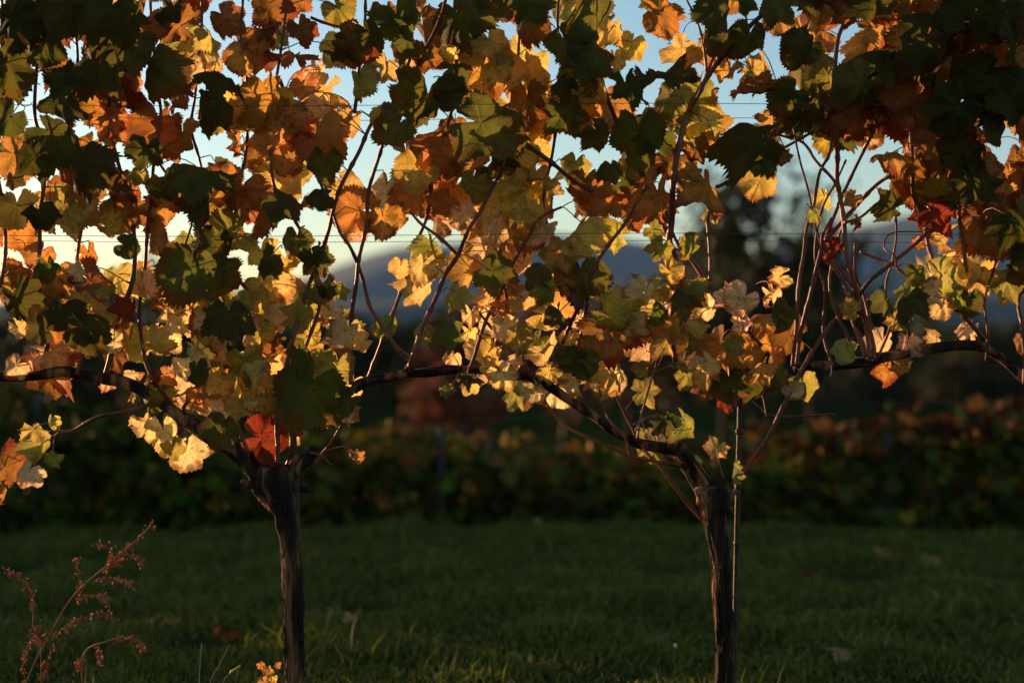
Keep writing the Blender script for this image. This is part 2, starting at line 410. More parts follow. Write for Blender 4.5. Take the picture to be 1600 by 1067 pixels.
# ------------------------------------------------------------------ the three vines of the front row
vineA = empty('grape_vine', P(452, 1169), label='old grape vine with the thick dark trunk left of centre, golden leaves', cat='grape vine', group='grape vines of the front row')
vineB = empty('grape_vine', P(1130, 1169), label='old grape vine whose gnarled trunk stands beside the thin stake on the right', cat='grape vine', group='grape vines of the front row')
vineC = empty('grape_vine', P(1800, 1169), label='grape vine reaching in from the right edge, its dark arm lying along the wire', cat='grape vine', group='grape vines of the front row')
VB = {'A': vineA, 'B': vineB, 'C': vineC}
CANES = {'A': [], 'B': [], 'C': []}      # sampled cane points, to hang leaves from

def wood(vine, name, pts, y=0.0, mat=None, jit=0.0, **kw):
    """pts: (px, py, radius px[, depth])"""
    v = VB[vine]; q = []
    for i, p in enumerate(pts):
        q.append((P(p[0], p[1], p[3] if len(p) > 3 else y + jit * noise.noise(Vector((p[0] * .01, p[1] * .01, 4)))), p[2] / PPM))
    o = tube(name, q, mat or M_CANE, v, v.location, **kw)
    for a, r in catmull(q, .04): CANES[vine].append(a)
    return o

# trunks and arms (thick old wood)
big = dict(sides=40, step=.006, rough=.26, fine=30.0)
wood('A', 'trunk', [(466, 1180, 17), (462, 1067, 14.5), (459, 1000, 13.6), (457, 900, 13.6), (452, 840, 13.4), (445, 800, 15), (434, 772, 27), (428, 750, 33), (428, 733, 30), (430, 722, 15)], -.02, M_BARK, seed=1.3, **big)
wood('A', 'arm', [(412, 752, 16), (388, 722, 15), (362, 700, 12), (330, 682, 11), (300, 663, 10), (270, 643, 10), (235, 617, 9), (190, 598, 8.5), (150, 590, 8), (100, 582, 8), (50, 588, 7), (-40, 588, 7), (-240, 590, 6)], .0, M_BARK, seed=2.1, sides=14, step=.01, rough=.28, fine=30.)
wood('A', 'spur', [(445, 745, 15), (470, 726, 11), (488, 708, 9), (492, 696, 5)], -.01, M_BARK, seed=4.1, sides=12, step=.01, rough=.3)
wood('A', 'spur', [(405, 745, 10), (392, 728, 9), (388, 706, 6)], -.04, M_BARK, seed=5.1, sides=12, step=.01, rough=.3)
wood('B', 'trunk', [(1138, 1180, 15), (1132, 1067, 12.6), (1132, 1000, 12.2), (1129, 940, 12.4), (1127, 880, 14), (1121, 835, 15), (1114, 800, 17), (1112, 780, 22), (1106, 762, 17)], 0, M_BARK, seed=6.6, **big)
wood('B', 'arm', [(1112, 778, 19), (1094, 748, 17), (1076, 722, 14), (1056, 706, 11), (1030, 699, 9), (1000, 692, 7.5), (960, 672, 7), (920, 645, 7), (885, 622, 6.5), (850, 600, 6), (815, 587, 6), (770, 579, 6), (720, 577, 6), (670, 581, 6.5), (620, 586, 6.5), (575, 595, 8), (556, 603, 9)], .02, M_BARK, seed=7.7, sides=14, step=.01, rough=.25, fine=30.)
wood('B', 'spur', [(1118, 790, 14), (1134, 777, 11), (1144, 770, 8)], 0, M_BARK, seed=8.1, sides=12, step=.01, rough=.3)
wood('C', 'trunk', [(1808, 1180, 17), (1803, 1000, 15), (1800, 850, 15), (1795, 780, 20), (1790, 745, 20)], 0, M_BARK, seed=9.6, **big)
wood('C', 'arm', [(1790, 750, 17), (1720, 690, 11), (1640, 625, 8), (1600, 592, 7), (1560, 556, 7), (1530, 541, 8), (1480, 541, 8.5), (1420, 551, 8), (1350, 565, 8), (1300, 571, 7.5), (1260, 572, 7), (1240, 575, 6)], .03, M_BARK, seed=10.7, sides=14, step=.01, rough=.2, fine=30.)

def loose_bark(vine, pts, y, n, seed):
    """ragged strips of old bark lifting from a trunk or arm"""
    r2 = random.Random(seed); v = VB[vine]; V = []; F = []
    s = catmull([(P(a, b, y), rd / PPM) for a, b, rd in pts], .01)
    for _ in range(n):
        i0 = r2.randrange(0, len(s) - 4); ln = r2.randint(3, 11); an = r2.uniform(0, 6.283); wd = r2.uniform(.0015, .0045); lift = r2.uniform(.0005, .006); tw = r2.uniform(-.06, .06)
        b0 = len(V); m = 0; rev = r2.random() < .5
        for j in range(ln):
            if i0 + j >= len(s): break
            p, rd = s[i0 + j]; f = j / ln; f = 1 - f if rev else f
            a = an + tw * j; d = Vector((math.cos(a), math.sin(a), 0)); t = Vector((-math.sin(a), math.cos(a), 0))
            c = p + d * (rd * 1.04 + .001 + lift * f * f); w_ = wd * (1 - .7 * f)
            V += [c - t * w_, c + t * w_, c + d * .0012]; m += 1
        for j in range(m - 1):
            a = b0 + j * 3
            F += [(a, a + 2, a + 5, a + 3), (a + 2, a + 1, a + 4, a + 5), (a + 1, a, a + 3, a + 4)]
    tag(link(bpy.data.objects.new('loose_bark', mesh_np('loose_bark', [q - v.location for q in V], F, M_BARK, smooth=False)), v), kind='stuff')
loose_bark('A', [(466, 1180, 17), (462, 1067, 14.5), (459, 1000, 13.6), (457, 900, 13.6), (452, 840, 13.4), (445, 800, 15), (434, 772, 26), (428, 745, 31)], -.02, 330, 1)
loose_bark('B', [(1138, 1180, 15), (1132, 1067, 12.6), (1132, 1000, 12.2), (1129, 940, 12.4), (1127, 880, 14), (1121, 835, 15), (1114, 800, 17), (1110, 770, 20)], 0, 330, 2)
loose_bark('B', [(1112, 778, 19), (1094, 748, 17), (1076, 722, 14), (1056, 706, 11), (1030, 699, 9)], .01, 60, 3)
for vn, a, b, dx, dy in (('A', 410, 745, -16, -22), ('A', 455, 735, 10, -24), ('A', 398, 752, -20, 4), ('A', 470, 760, 14, 6), ('B', 1100, 765, -14, 4), ('B', 1128, 790, 14, 8), ('B', 1122, 765, 8, -18), ('B', 1060, 706, 2, -16), ('A', 300, 663, -4, -16), ('B', 560, 600, -8, 12), ('C', 1362, 563, 4, -14), ('B', 640, 582, 2, -12), ('A', 232, 618, 6, -14)):
    wood(vn, 'pruning_stub', [(a, b, 8), (a + dx * .6, b + dy * .6, 6.5), (a + dx, b + dy, 5.5)], -.015, M_BARK, seed=a * .1, sides=10, step=.005, rough=.35)

T = dict(sides=7, step=.012, node=.075)
def canes(vine, lst):
    for k, (rad, y, pts) in enumerate(lst):
        n = len(pts); y += 0
        q = [(p[0], p[1], rad * .80 * (1 - .35 * i / max(1, n - 1)), y + .03 * math.sin(i * 1.3 + k)) for i, p in enumerate(pts)]
        z = [(Vector((a, b, c)), d) for a, b, d, c in q]; z = catmull(z, 44.0); zz = []
        for i, (v, d) in enumerate(z):
            sgn = (1 if i % 2 else -1) * (0 if i in (0, len(z) - 1) else 1)
            t = (z[min(i + 1, len(z) - 1)][0] - z[max(i - 1, 0)][0]); t.z = 0; t = t.normalized() if t.length else Vector((0, 1, 0))
            zz.append((v.x - t.y * 1.25 * sgn, v.y + t.x * 1.25 * sgn, d, v.z))
        wood(vine, 'cane', zz, seed=k * .031, **T)
canes('A', [
 (5, -.03, [(433, 742), (433, 700), (434, 650), (440, 600), (452, 560), (470, 477), (492, 425), (511, 365), (530, 301), (560, 237), (585, 190), (625, 157), (660, 90), (690, 20), (705, -60)]),
 (3.6, .02, [(93, 674), (112, 672), (152, 653), (197, 641), (239, 630), (270, 619), (309, 605), (351, 585), (400, 566)]),
 (4.2, -.01, [(275, 647), (261, 625), (244, 597), (225, 560), (219, 486), (225, 422), (232, 350), (241, 260), (250, 180), (240, 90), (235, -40)]),
 (4, .04, [(284, 647), (289, 630), (299, 625), (301, 602), (303, 560), (300, 480), (302, 420), (312, 354), (320, 290), (300, 200), (310, 100), (320, -60)]),
 (4, .0, [(393, 717), (376, 681), (360, 630), (348, 597), (345, 540), (330, 470), (350, 400), (376, 286), (384, 230), (388, 160), (378, 60), (380, -50)]),
 (4, .03, [(421, 520), (410, 477), (380, 444), (350, 402), (312, 354), (280, 300), (256, 264), (225, 220)]),
 (3.4, -.02, [(410, 580), (410, 549), (395, 500), (380, 455)]),
 (5, .0, [(165, 584), (176, 540), (184, 505), (204, 445), (212, 400), (205, 340), (190, 270), (170, 200), (175, 110), (160, 20), (165, -70)]),
 (3.4, .04, [(249, 509), (258, 480), (266, 449), (282, 400), (300, 350)]),
 (4.5, .02, [(60, 588), (75, 520), (60, 440), (67, 292), (75, 232), (54, 187), (58, 112), (62, 40), (50, -60)]),
 (4.2, .0, [(-30, 588), (-10, 480), (10, 380), (-5, 250), (10, 120), (0, -50)]),
 (4, .0, [(120, 585), (132, 520), (118, 430), (130, 330), (110, 230), (120, 100), (115, -60)]),
 (4, .03, [(437, 124), (456, 169), (473, 210), (500, 280), (520, 340)]),
 (3.4, -.02, [(490, 724), (505, 705), (520, 690), (537, 655), (545, 640)]),
 (2.6, -.03, [(470, 690), (485, 705), (500, 712), (518, 727)]),
 (4, .0, [(446, 738), (455, 690), (450, 640), (470, 560), (500, 480), (480, 380), (430, 290), (420, 180), (440, 80), (450, -50)]),
 (4, .02, [(-140, 590), (-120, 450), (-130, 300), (-110, 100), (-130, -60)]),
])
canes('B', [
 (4.6, .0, [(548, 600), (548, 555), (550, 500), (556, 440), (562, 405), (572, 350), (577, 300), (595, 232), (612, 170), (640, 90), (650, -50)]),
 (4.4, -.04, [(645, 578), (640, 562), (620, 542), (600, 515), (580, 480), (568, 445), (560, 412), (545, 385), (532, 362), (518, 330), (505, 280)]),
 (4.4, .04, [(575, 592), (588, 555), (602, 525), (613, 490), (628, 455), (640, 415), (650, 385), (668, 330), (680, 250), (710, 160), (722, 80), (745, 37), (779, 7), (810, -40)]),
 (5, -.06, [(640, 572), (648, 545), (662, 510), (680, 465), (697, 430), (715, 398), (732, 362), (750, 330), (768, 298), (780, 272), (786, 262)]),
 (4, .0, [(733, 580), (739, 560), (761, 500), (780, 459), (802, 414), (825, 369), (840, 346), (860, 330), (877, 324)]),
 (4, .03, [(825, 582), (806, 530), (799, 485), (789, 459), (782, 400), (795, 330), (810, 250), (800, 160), (812, 60), (800, -60)]),
 (3.6, .0, [(821, 578), (787, 537), (765, 507), (750, 490)]),
 (4, .0, [(870, 610), (876, 545), (892, 507), (900, 477), (881, 432), (866, 387), (850, 320), (862, 240), (880, 130), (870, 20), (880, -60)]),
 (4.2, -.02, [(900, 560), (912, 500), (926, 429), (949, 384), (975, 354), (990, 325), (1010, 289)]),
 (3.6, -.03, [(714, 397), (686, 372), (660, 350), (640, 330)]),
 (5, -.08, [(780, 190), (825, 226), (862, 256), (896, 281), (925, 300)]),
 (4, .03, [(554, 176), (557, 142), (563, 101), (569, 37), (571, -40)]),
 (3.2, .02, [(486, 28), (510, 36), (535, 45), (565, 50)]),
 (3.6, .0, [(752, 172), (717, 146), (711, 112), (722, 75)]),
 (6.5, -.05, [(1040, 400), (1048, 350), (1053, 289), (1059, 232), (1077, 176), (1107, 116), (1152, 64), (1182, 30), (1205, 15), (1250, -40)]),
 (5.5, .02, [(1066, 450), (1056, 410), (1044, 367), (1010, 289), (987, 240), (961, 187), (946, 142), (935, 105), (925, 40), (930, -60)]),
 (3.6, -.06, [(1077, 176), (1095, 140), (1107, 112), (1120, 75), (1134, 34), (1140, -30)]),
 (2.8, -.06, [(1104, 112), (1098, 70), (1089, 30), (1070, -4), (1060, -50)]),
 (4, .0, [(1110, 440), (1107, 349), (1109, 330)]),
 (4, .02, [(1120, 292), (1135, 284), (1191, 253), (1225, 230), (1292, 194)]),
 (4.2, .0, [(1105, 817), (1085, 800), (1060, 765), (1035, 735), (1010, 705), (985, 665), (966, 620), (950, 590), (945, 540), (940, 480)]),
 (3.4, .03, [(1062, 728), (1040, 725), (990, 712), (930, 690), (885, 665), (868, 650), (850, 625)]),
 (2.6, -.03, [(985, 712), (975, 685), (950, 650), (935, 610), (920, 585)]),
 (2.6, -.05, [(996, 685), (999, 655), (1010, 625), (1021, 584)]),
 (2.0, -.05, [(993, 672), (1005, 654), (1025, 651), (1045, 658), (1056, 678)]),
 (5, .0, [(1135, 778), (1150, 765), (1165, 735), (1200, 680), (1232, 620), (1257, 568), (1298, 509), (1331, 476), (1357, 443), (1397, 407), (1443, 371), (1480, 320), (1526, 199), (1552, 180), (1600, 120)]),
 (2.6, .0, [(1197, 648), (1240, 650), (1280, 649), (1306, 647)]),
 (4, .0, [(1080, 470), (1095, 430), (1060, 380), (1040, 330)]),
 (3.6, .02, [(1190, 540), (1150, 500), (1110, 455), (1080, 410), (1050, 385)]),
])
canes('C', [
 (5.6, -.03, [(1366, 562), (1358, 520), (1342, 470), (1330, 430), (1324, 400), (1316, 337), (1309, 281), (1307, 232), (1301, 180), (1303, 112), (1312, 56), (1331, 19), (1345, -10), (1360, -60)]),
 (4.2, .02, [(1245, 570), (1249, 522), (1266, 466), (1279, 401), (1300, 350), (1318, 299), (1344, 250), (1365, 202), (1380, 160), (1400, 100)]),
 (4.0, -.02, [(1238, 572), (1243, 512), (1249, 447), (1254, 400), (1262, 355), (1270, 322), (1282, 270), (1295, 240), (1300, 200)]),
 (3.6, .03, [(1330, 560), (1325, 532), (1308, 489), (1295, 447), (1305, 391), (1318, 350)]),
 (3.4, -.04, [(1310, 300), (1302, 283), (1275, 250), (1255, 225), (1225, 212), (1200, 208)]),
 (4.4, .02, [(1290, 375), (1313, 348), (1364, 296), (1387, 275), (1410, 260), (1445, 245), (1480, 225)]),
 (3.2, -.04, [(1320, 348), (1345, 338), (1367, 320)]),
 (3.2, .0, [(1344, 393), (1370, 403), (1397, 417), (1434, 447)]),
 (5, .0, [(1536, 529), (1510, 500), (1484, 472), (1470, 437), (1455, 395), (1441, 345), (1428, 300), (1425, 262), (1425, 187), (1432, 112), (1459, 7), (1470, -60)]),
 (3, .0, [(1541, 563), (1542, 520), (1540, 470), (1548, 430), (1560, 400)]),
 (4, .02, [(1600, 600), (1598, 505), (1590, 475), (1602, 430), (1610, 350), (1600, 200), (1610, 60), (1600, -60)]),
 (4, .0, [(1360, 560), (1350, 500), (1345, 470), (1310, 420), (1285, 380), (1300, 340)]),
 (3.2, -.05, [(1355, 556), (1345, 530), (1338, 512)]),
 (3.6, .04, [(1362, 515), (1348, 460), (1338, 430), (1336, 380)]),
 (4, .0, [(1510, 425), (1500, 330), (1520, 220), (1505, 120), (1515, 20), (1510, -60)]),
 (4, .0, [(1690, 660), (1680, 500), (1690, 300), (1680, 100), (1690, -60)]),
 (2.0, -.05, [(1400, 417), (1397, 400), (1383, 388), (1384, 370), (1400, 364), (1440, 362)]),
 (3, -.03, [(1352, 560), (1330, 500), (1322, 450), (1290, 400), (1262, 300), (1240, 200)]),
 (2.8, .0, [(1372, 558), (1392, 500), (1385, 450), (1402, 360), (1395, 300)]),
 (3, .03, [(1300, 568), (1285, 520), (1290, 450), (1272, 400), (1285, 330), (1322, 250)]),
 (2.6, -.02, [(1572, 415), (1590, 412), (1610, 407)]),
])

# ------------------------------------------------------------------ leaves seen one by one: (px, py, width px, colour, opt) ; opt f = seen nearly edge-on, d = dry and crumpled
LV = """
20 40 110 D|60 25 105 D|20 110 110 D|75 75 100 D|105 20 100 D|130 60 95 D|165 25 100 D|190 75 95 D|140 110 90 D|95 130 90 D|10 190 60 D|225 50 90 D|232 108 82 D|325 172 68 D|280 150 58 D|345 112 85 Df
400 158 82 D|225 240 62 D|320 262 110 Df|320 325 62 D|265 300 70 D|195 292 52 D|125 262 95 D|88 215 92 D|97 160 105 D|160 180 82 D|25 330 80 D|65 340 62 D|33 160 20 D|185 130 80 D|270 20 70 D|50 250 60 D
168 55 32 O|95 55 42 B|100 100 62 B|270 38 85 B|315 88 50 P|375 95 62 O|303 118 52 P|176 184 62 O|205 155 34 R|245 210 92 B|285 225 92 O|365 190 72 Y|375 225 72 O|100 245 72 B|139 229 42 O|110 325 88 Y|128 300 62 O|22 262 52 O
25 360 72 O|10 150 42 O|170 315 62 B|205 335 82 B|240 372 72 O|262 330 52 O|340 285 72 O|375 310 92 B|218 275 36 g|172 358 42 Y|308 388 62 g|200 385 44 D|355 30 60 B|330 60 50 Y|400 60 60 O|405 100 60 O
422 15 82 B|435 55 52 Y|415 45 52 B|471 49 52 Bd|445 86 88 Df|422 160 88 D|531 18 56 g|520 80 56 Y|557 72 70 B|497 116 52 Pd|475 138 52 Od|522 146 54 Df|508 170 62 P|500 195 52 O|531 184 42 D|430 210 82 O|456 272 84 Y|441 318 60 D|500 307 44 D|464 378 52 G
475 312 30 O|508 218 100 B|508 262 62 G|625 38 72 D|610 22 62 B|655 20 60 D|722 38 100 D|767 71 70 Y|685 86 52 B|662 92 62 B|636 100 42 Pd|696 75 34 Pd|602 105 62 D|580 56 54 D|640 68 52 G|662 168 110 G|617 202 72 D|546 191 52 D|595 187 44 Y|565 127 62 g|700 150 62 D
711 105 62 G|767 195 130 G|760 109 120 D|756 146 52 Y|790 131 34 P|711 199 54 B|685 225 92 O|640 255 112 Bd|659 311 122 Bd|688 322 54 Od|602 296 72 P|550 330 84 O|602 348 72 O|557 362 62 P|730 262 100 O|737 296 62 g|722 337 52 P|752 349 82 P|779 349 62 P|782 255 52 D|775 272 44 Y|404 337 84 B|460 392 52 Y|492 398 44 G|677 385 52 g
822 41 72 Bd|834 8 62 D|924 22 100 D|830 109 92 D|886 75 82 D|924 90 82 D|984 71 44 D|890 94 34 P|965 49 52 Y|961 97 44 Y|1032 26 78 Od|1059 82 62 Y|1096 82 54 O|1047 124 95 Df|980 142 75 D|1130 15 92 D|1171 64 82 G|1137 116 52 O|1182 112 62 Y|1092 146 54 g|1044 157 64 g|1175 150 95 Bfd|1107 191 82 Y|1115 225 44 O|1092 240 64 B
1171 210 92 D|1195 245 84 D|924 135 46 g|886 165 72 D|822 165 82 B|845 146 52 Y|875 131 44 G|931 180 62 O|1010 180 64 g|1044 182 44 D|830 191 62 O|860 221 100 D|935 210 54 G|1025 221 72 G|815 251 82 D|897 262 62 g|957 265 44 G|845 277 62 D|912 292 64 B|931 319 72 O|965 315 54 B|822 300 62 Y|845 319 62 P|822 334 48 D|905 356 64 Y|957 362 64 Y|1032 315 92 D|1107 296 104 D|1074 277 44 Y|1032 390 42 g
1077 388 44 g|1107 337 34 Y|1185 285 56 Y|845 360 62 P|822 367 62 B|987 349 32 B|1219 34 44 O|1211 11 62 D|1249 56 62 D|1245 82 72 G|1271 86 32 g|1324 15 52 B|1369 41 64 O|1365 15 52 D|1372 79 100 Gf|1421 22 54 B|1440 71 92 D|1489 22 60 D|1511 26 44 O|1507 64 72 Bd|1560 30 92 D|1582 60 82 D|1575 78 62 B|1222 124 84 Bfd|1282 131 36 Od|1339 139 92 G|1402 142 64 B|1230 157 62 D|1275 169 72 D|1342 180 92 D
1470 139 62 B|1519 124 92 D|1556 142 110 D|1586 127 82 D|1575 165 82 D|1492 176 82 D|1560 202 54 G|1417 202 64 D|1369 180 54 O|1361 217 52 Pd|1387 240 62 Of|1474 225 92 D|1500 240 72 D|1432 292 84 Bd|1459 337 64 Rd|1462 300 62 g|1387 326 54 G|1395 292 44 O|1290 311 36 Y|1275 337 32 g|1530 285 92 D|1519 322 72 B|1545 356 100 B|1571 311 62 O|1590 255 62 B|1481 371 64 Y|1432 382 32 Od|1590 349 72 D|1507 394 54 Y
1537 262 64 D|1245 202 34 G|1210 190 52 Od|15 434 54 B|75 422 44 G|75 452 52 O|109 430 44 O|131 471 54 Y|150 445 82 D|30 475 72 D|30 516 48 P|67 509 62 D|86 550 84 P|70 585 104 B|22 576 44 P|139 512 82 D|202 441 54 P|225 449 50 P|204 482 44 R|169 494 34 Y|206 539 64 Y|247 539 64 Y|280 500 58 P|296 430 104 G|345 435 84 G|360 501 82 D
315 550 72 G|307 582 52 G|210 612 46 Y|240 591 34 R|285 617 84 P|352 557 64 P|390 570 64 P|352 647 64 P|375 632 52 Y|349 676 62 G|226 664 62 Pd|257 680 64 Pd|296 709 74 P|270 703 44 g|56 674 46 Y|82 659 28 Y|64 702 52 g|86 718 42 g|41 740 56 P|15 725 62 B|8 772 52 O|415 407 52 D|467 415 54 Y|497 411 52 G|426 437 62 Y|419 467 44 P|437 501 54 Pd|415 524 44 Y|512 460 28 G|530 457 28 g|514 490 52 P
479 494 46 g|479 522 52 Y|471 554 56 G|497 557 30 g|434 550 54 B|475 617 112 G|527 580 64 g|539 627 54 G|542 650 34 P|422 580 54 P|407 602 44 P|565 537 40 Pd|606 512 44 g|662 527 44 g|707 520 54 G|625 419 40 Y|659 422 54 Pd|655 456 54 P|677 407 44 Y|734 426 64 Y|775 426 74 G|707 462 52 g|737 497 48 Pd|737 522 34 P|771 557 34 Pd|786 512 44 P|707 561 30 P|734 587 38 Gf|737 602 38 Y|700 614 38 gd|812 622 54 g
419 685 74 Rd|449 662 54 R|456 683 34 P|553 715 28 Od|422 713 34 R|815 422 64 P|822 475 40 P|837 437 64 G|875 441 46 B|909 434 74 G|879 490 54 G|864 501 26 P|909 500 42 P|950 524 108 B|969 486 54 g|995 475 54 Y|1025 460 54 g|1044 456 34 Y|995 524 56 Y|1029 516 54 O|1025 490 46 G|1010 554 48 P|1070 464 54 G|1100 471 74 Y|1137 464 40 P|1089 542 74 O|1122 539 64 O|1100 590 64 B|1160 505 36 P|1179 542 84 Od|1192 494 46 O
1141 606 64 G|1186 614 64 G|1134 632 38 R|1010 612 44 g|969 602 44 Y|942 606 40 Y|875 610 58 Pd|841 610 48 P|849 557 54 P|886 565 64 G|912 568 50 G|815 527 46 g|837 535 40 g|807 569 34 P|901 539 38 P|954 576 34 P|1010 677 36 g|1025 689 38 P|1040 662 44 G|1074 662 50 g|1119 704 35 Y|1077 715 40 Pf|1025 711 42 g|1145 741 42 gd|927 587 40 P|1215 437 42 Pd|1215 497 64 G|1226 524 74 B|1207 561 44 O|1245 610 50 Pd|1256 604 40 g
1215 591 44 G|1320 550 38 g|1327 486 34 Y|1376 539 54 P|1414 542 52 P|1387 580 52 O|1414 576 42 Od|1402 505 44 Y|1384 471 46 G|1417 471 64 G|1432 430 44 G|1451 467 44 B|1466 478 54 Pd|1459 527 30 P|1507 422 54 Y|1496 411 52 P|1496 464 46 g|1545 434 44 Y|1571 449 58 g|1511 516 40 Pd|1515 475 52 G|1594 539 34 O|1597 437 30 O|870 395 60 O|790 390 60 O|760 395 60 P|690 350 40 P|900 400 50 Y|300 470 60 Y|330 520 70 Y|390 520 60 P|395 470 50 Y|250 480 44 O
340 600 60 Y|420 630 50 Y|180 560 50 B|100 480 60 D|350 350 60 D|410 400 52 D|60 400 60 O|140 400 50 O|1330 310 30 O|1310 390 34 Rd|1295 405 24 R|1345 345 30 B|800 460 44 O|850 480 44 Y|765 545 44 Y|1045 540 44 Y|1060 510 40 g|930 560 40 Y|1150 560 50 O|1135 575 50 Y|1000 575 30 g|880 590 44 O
"""
HOLES = [(45,140,24),(62,180,16),(185,4,15),(58,30,9),(182,250,22),(168,295,18),(152,365,20),(52,385,14),(260,85,9),(275,125,9),(240,145,8),(310,140,10),(322,230,12),(240,268,9),(300,305,10),(335,15,8),(495,75,18),(500,48,15),(515,108,10),(488,22,10),(560,14,9),(592,20,9),(632,45,8),(770,40,12),(690,100,8),(588,75,8),(735,165,12),(460,222,10),(575,248,11),(606,240,8),(480,332,20),(432,352,14),(540,400,22),(515,380,14),(440,415,12),(620,340,10),(700,362,14),(642,370,10),(1000,45,22),(1005,90,26),(1040,70,12),(985,108,14),(1080,5,15),(1020,140,10),(985,178,12),(1142,152,14),(1140,182,12),(1112,88,8),(930,250,16),(952,272,10),(1200,78,9),(1165,50,8),(875,320,8),(1320,80,16),(1342,92,12),(1350,50,14),(1240,30,12),(1205,70,10),(1350,250,30),(1376,282,24),(1340,300,28),(1372,332,20),(1540,100,20),(1580,222,14),(1450,165,9),(1490,268,8),(1265,145,7),(1232,260,34),(1250,320,36),(1225,370,36),(1420,345,14),(590,455,32),(545,475,18),(620,505,20),(590,545,20),(960,405,24),(1150,400,40),(1180,350,36),(1340,400,24),(1380,395,22),(1270,430,40),(1270,500,40),(1390,440,20),(1550,490,34),(1580,400,20),(1440,510,14),(640,620,40),(100,620,30)]
def owner(px): return 'A' if px < 556 else ('B' if px < 1238 else 'C')
rn = random.Random(77)
def nearest_cane(p, vine):
    best = min(CANES[vine], key=lambda q: (q - p).length_squared); return best, (best - p).length
SEEN = []; nleaf = {'A': 0, 'B': 0, 'C': 0}
PETE = 0
def put_leaf(px, py, wpx, c, opt, y=None, vine=None):
    vine = vine or owner(px); v = VB[vine]
    if y is None:
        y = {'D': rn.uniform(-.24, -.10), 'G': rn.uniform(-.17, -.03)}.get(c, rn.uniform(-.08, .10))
    tip, n = orient(c, rn, 'f' in opt)
    kind = 'dry' if 'd' in opt else rn.choices(('flat', 'droop', 'dry'), (.44, .32, .24))[0]
    me = rn.choice(LEAVES[kind]); s = wpx / PPM * (DIST + y) / DIST / 1.74 * rn.uniform(.90, 1.14)
    cen = P(px, py, y); B = basis(tip, n)
    org = cen - (B @ Vector((0, .22 * s, 0)))
    W = Matrix.Translation(org - v.location) @ B @ Matrix.Scale(s, 4)
    o = bpy.data.objects.new('leaf', me); o.color = leaf_col(c, rn); link(o, v); o.matrix_basis = W
    # petiole back to the nearest cane
    q, d = nearest_cane(org, vine)
    if d > .16: q = org + Vector((rn.uniform(-.05, .05), rn.uniform(.04, .09), rn.uniform(.02, .07)))
    mid = (org + q) * .5 + Vector((rn.uniform(-.02, .02), 0, .02))
    Wi = (Matrix.Translation(v.location) @ W).inverted()
    pts = [(Wi @ org, .0016 / s), (Wi @ mid, .0014 / s), (Wi @ q, .0017 / s)]
    V, F = tube_data(pts, step=.02 / s, sides=5, cap=False)
    pe = bpy.data.objects.new('petiole', mesh_np('petiole', V, F, M_PET)); link(pe, o)
    nleaf[vine] += 1
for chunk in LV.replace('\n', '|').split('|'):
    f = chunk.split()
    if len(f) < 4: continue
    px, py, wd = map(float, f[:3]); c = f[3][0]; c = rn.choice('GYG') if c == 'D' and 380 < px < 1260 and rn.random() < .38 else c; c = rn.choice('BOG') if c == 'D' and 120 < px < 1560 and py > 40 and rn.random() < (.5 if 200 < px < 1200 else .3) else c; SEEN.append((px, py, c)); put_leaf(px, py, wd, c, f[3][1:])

# fill leaves behind and between, then the canopy outside the frame as joined foliage
def in_hole(x, y, r):
    return any((x - a) ** 2 + (y - b) ** 2 < (c + r * .33) ** 2 for a, b, c in HOLES)
def lower(x):  # lower edge of the dense canopy along the row
    return np.interp(x, [-400, 0, 150, 400, 520, 600, 700, 900, 1000, 1130, 1200, 1330, 1400, 1600, 2000], [560, 545, 560, 600, 560, 380, 420, 520, 400, 380, 300, 230, 300, 380, 520])
SE = [s for s in SEEN]
tries = 0; nf = 0
while nf < 240 and tries < 9000:
    tries += 1
    x = rn.uniform(-20, 1620); y_ = rn.uniform(-20, 590)
    if y_ > lower(x) or (y_ > 330 and rn.random() < .45): continue
    wd = rn.choice((rn.uniform(28, 50), rn.uniform(50, 85), rn.uniform(70, 104)))
    if in_hole(x, y_, wd): continue
    vine = owner(x)
    if nleaf[vine] >= 242: continue
    near = sorted(SE, key=lambda s: (s[0] - x) ** 2 + (s[1] - y_) ** 2)[:4]; c = rn.choice(near)[2]
    if c == 'P': c = 'Y'
    if c in 'DR' and rn.random() < .8: c = rn.choice('YOBOYg')
    put_leaf(x, y_, wd, c, '', y=rn.uniform(-.06, .17) if c != 'D' else rn.uniform(-.18, .1)); nf += 1

def foliage_mesh(name, items, mat=None):
    """items: (matrix, low leaf index, rgba) -> one joined mesh"""
    VV = []; FF4 = []; UU = []; CC = []; off = 0
    cache = []
    for V, F, UV in LOW:
        tri = np.array([f for f in F if len(f) == 3]); qd = np.array([f for f in F if len(f) == 4])
        q3 = np.concatenate([qd[:, [0, 1, 2]], qd[:, [0, 2, 3]]]); cache.append((np.array(V), np.concatenate([tri, q3]), np.array(UV)))
    for M, k, col in items:
        V, F, UV = cache[k]; A = np.array(M)
        VV.append(V @ A[:3, :3].T + A[:3, 3]); FF4.append(F + off); UU.append(UV); CC.append(np.tile(np.array(col, np.float32), (len(V), 1))); off += len(V)
    me = mesh_np(name, np.concatenate(VV), np.concatenate(FF4), mat or M_MASS, np.concatenate(UU))
    at = me.color_attributes.new('tint', 'FLOAT_COLOR', 'POINT'); at.data.foreach_set('color', np.concatenate(CC).ravel()); return me

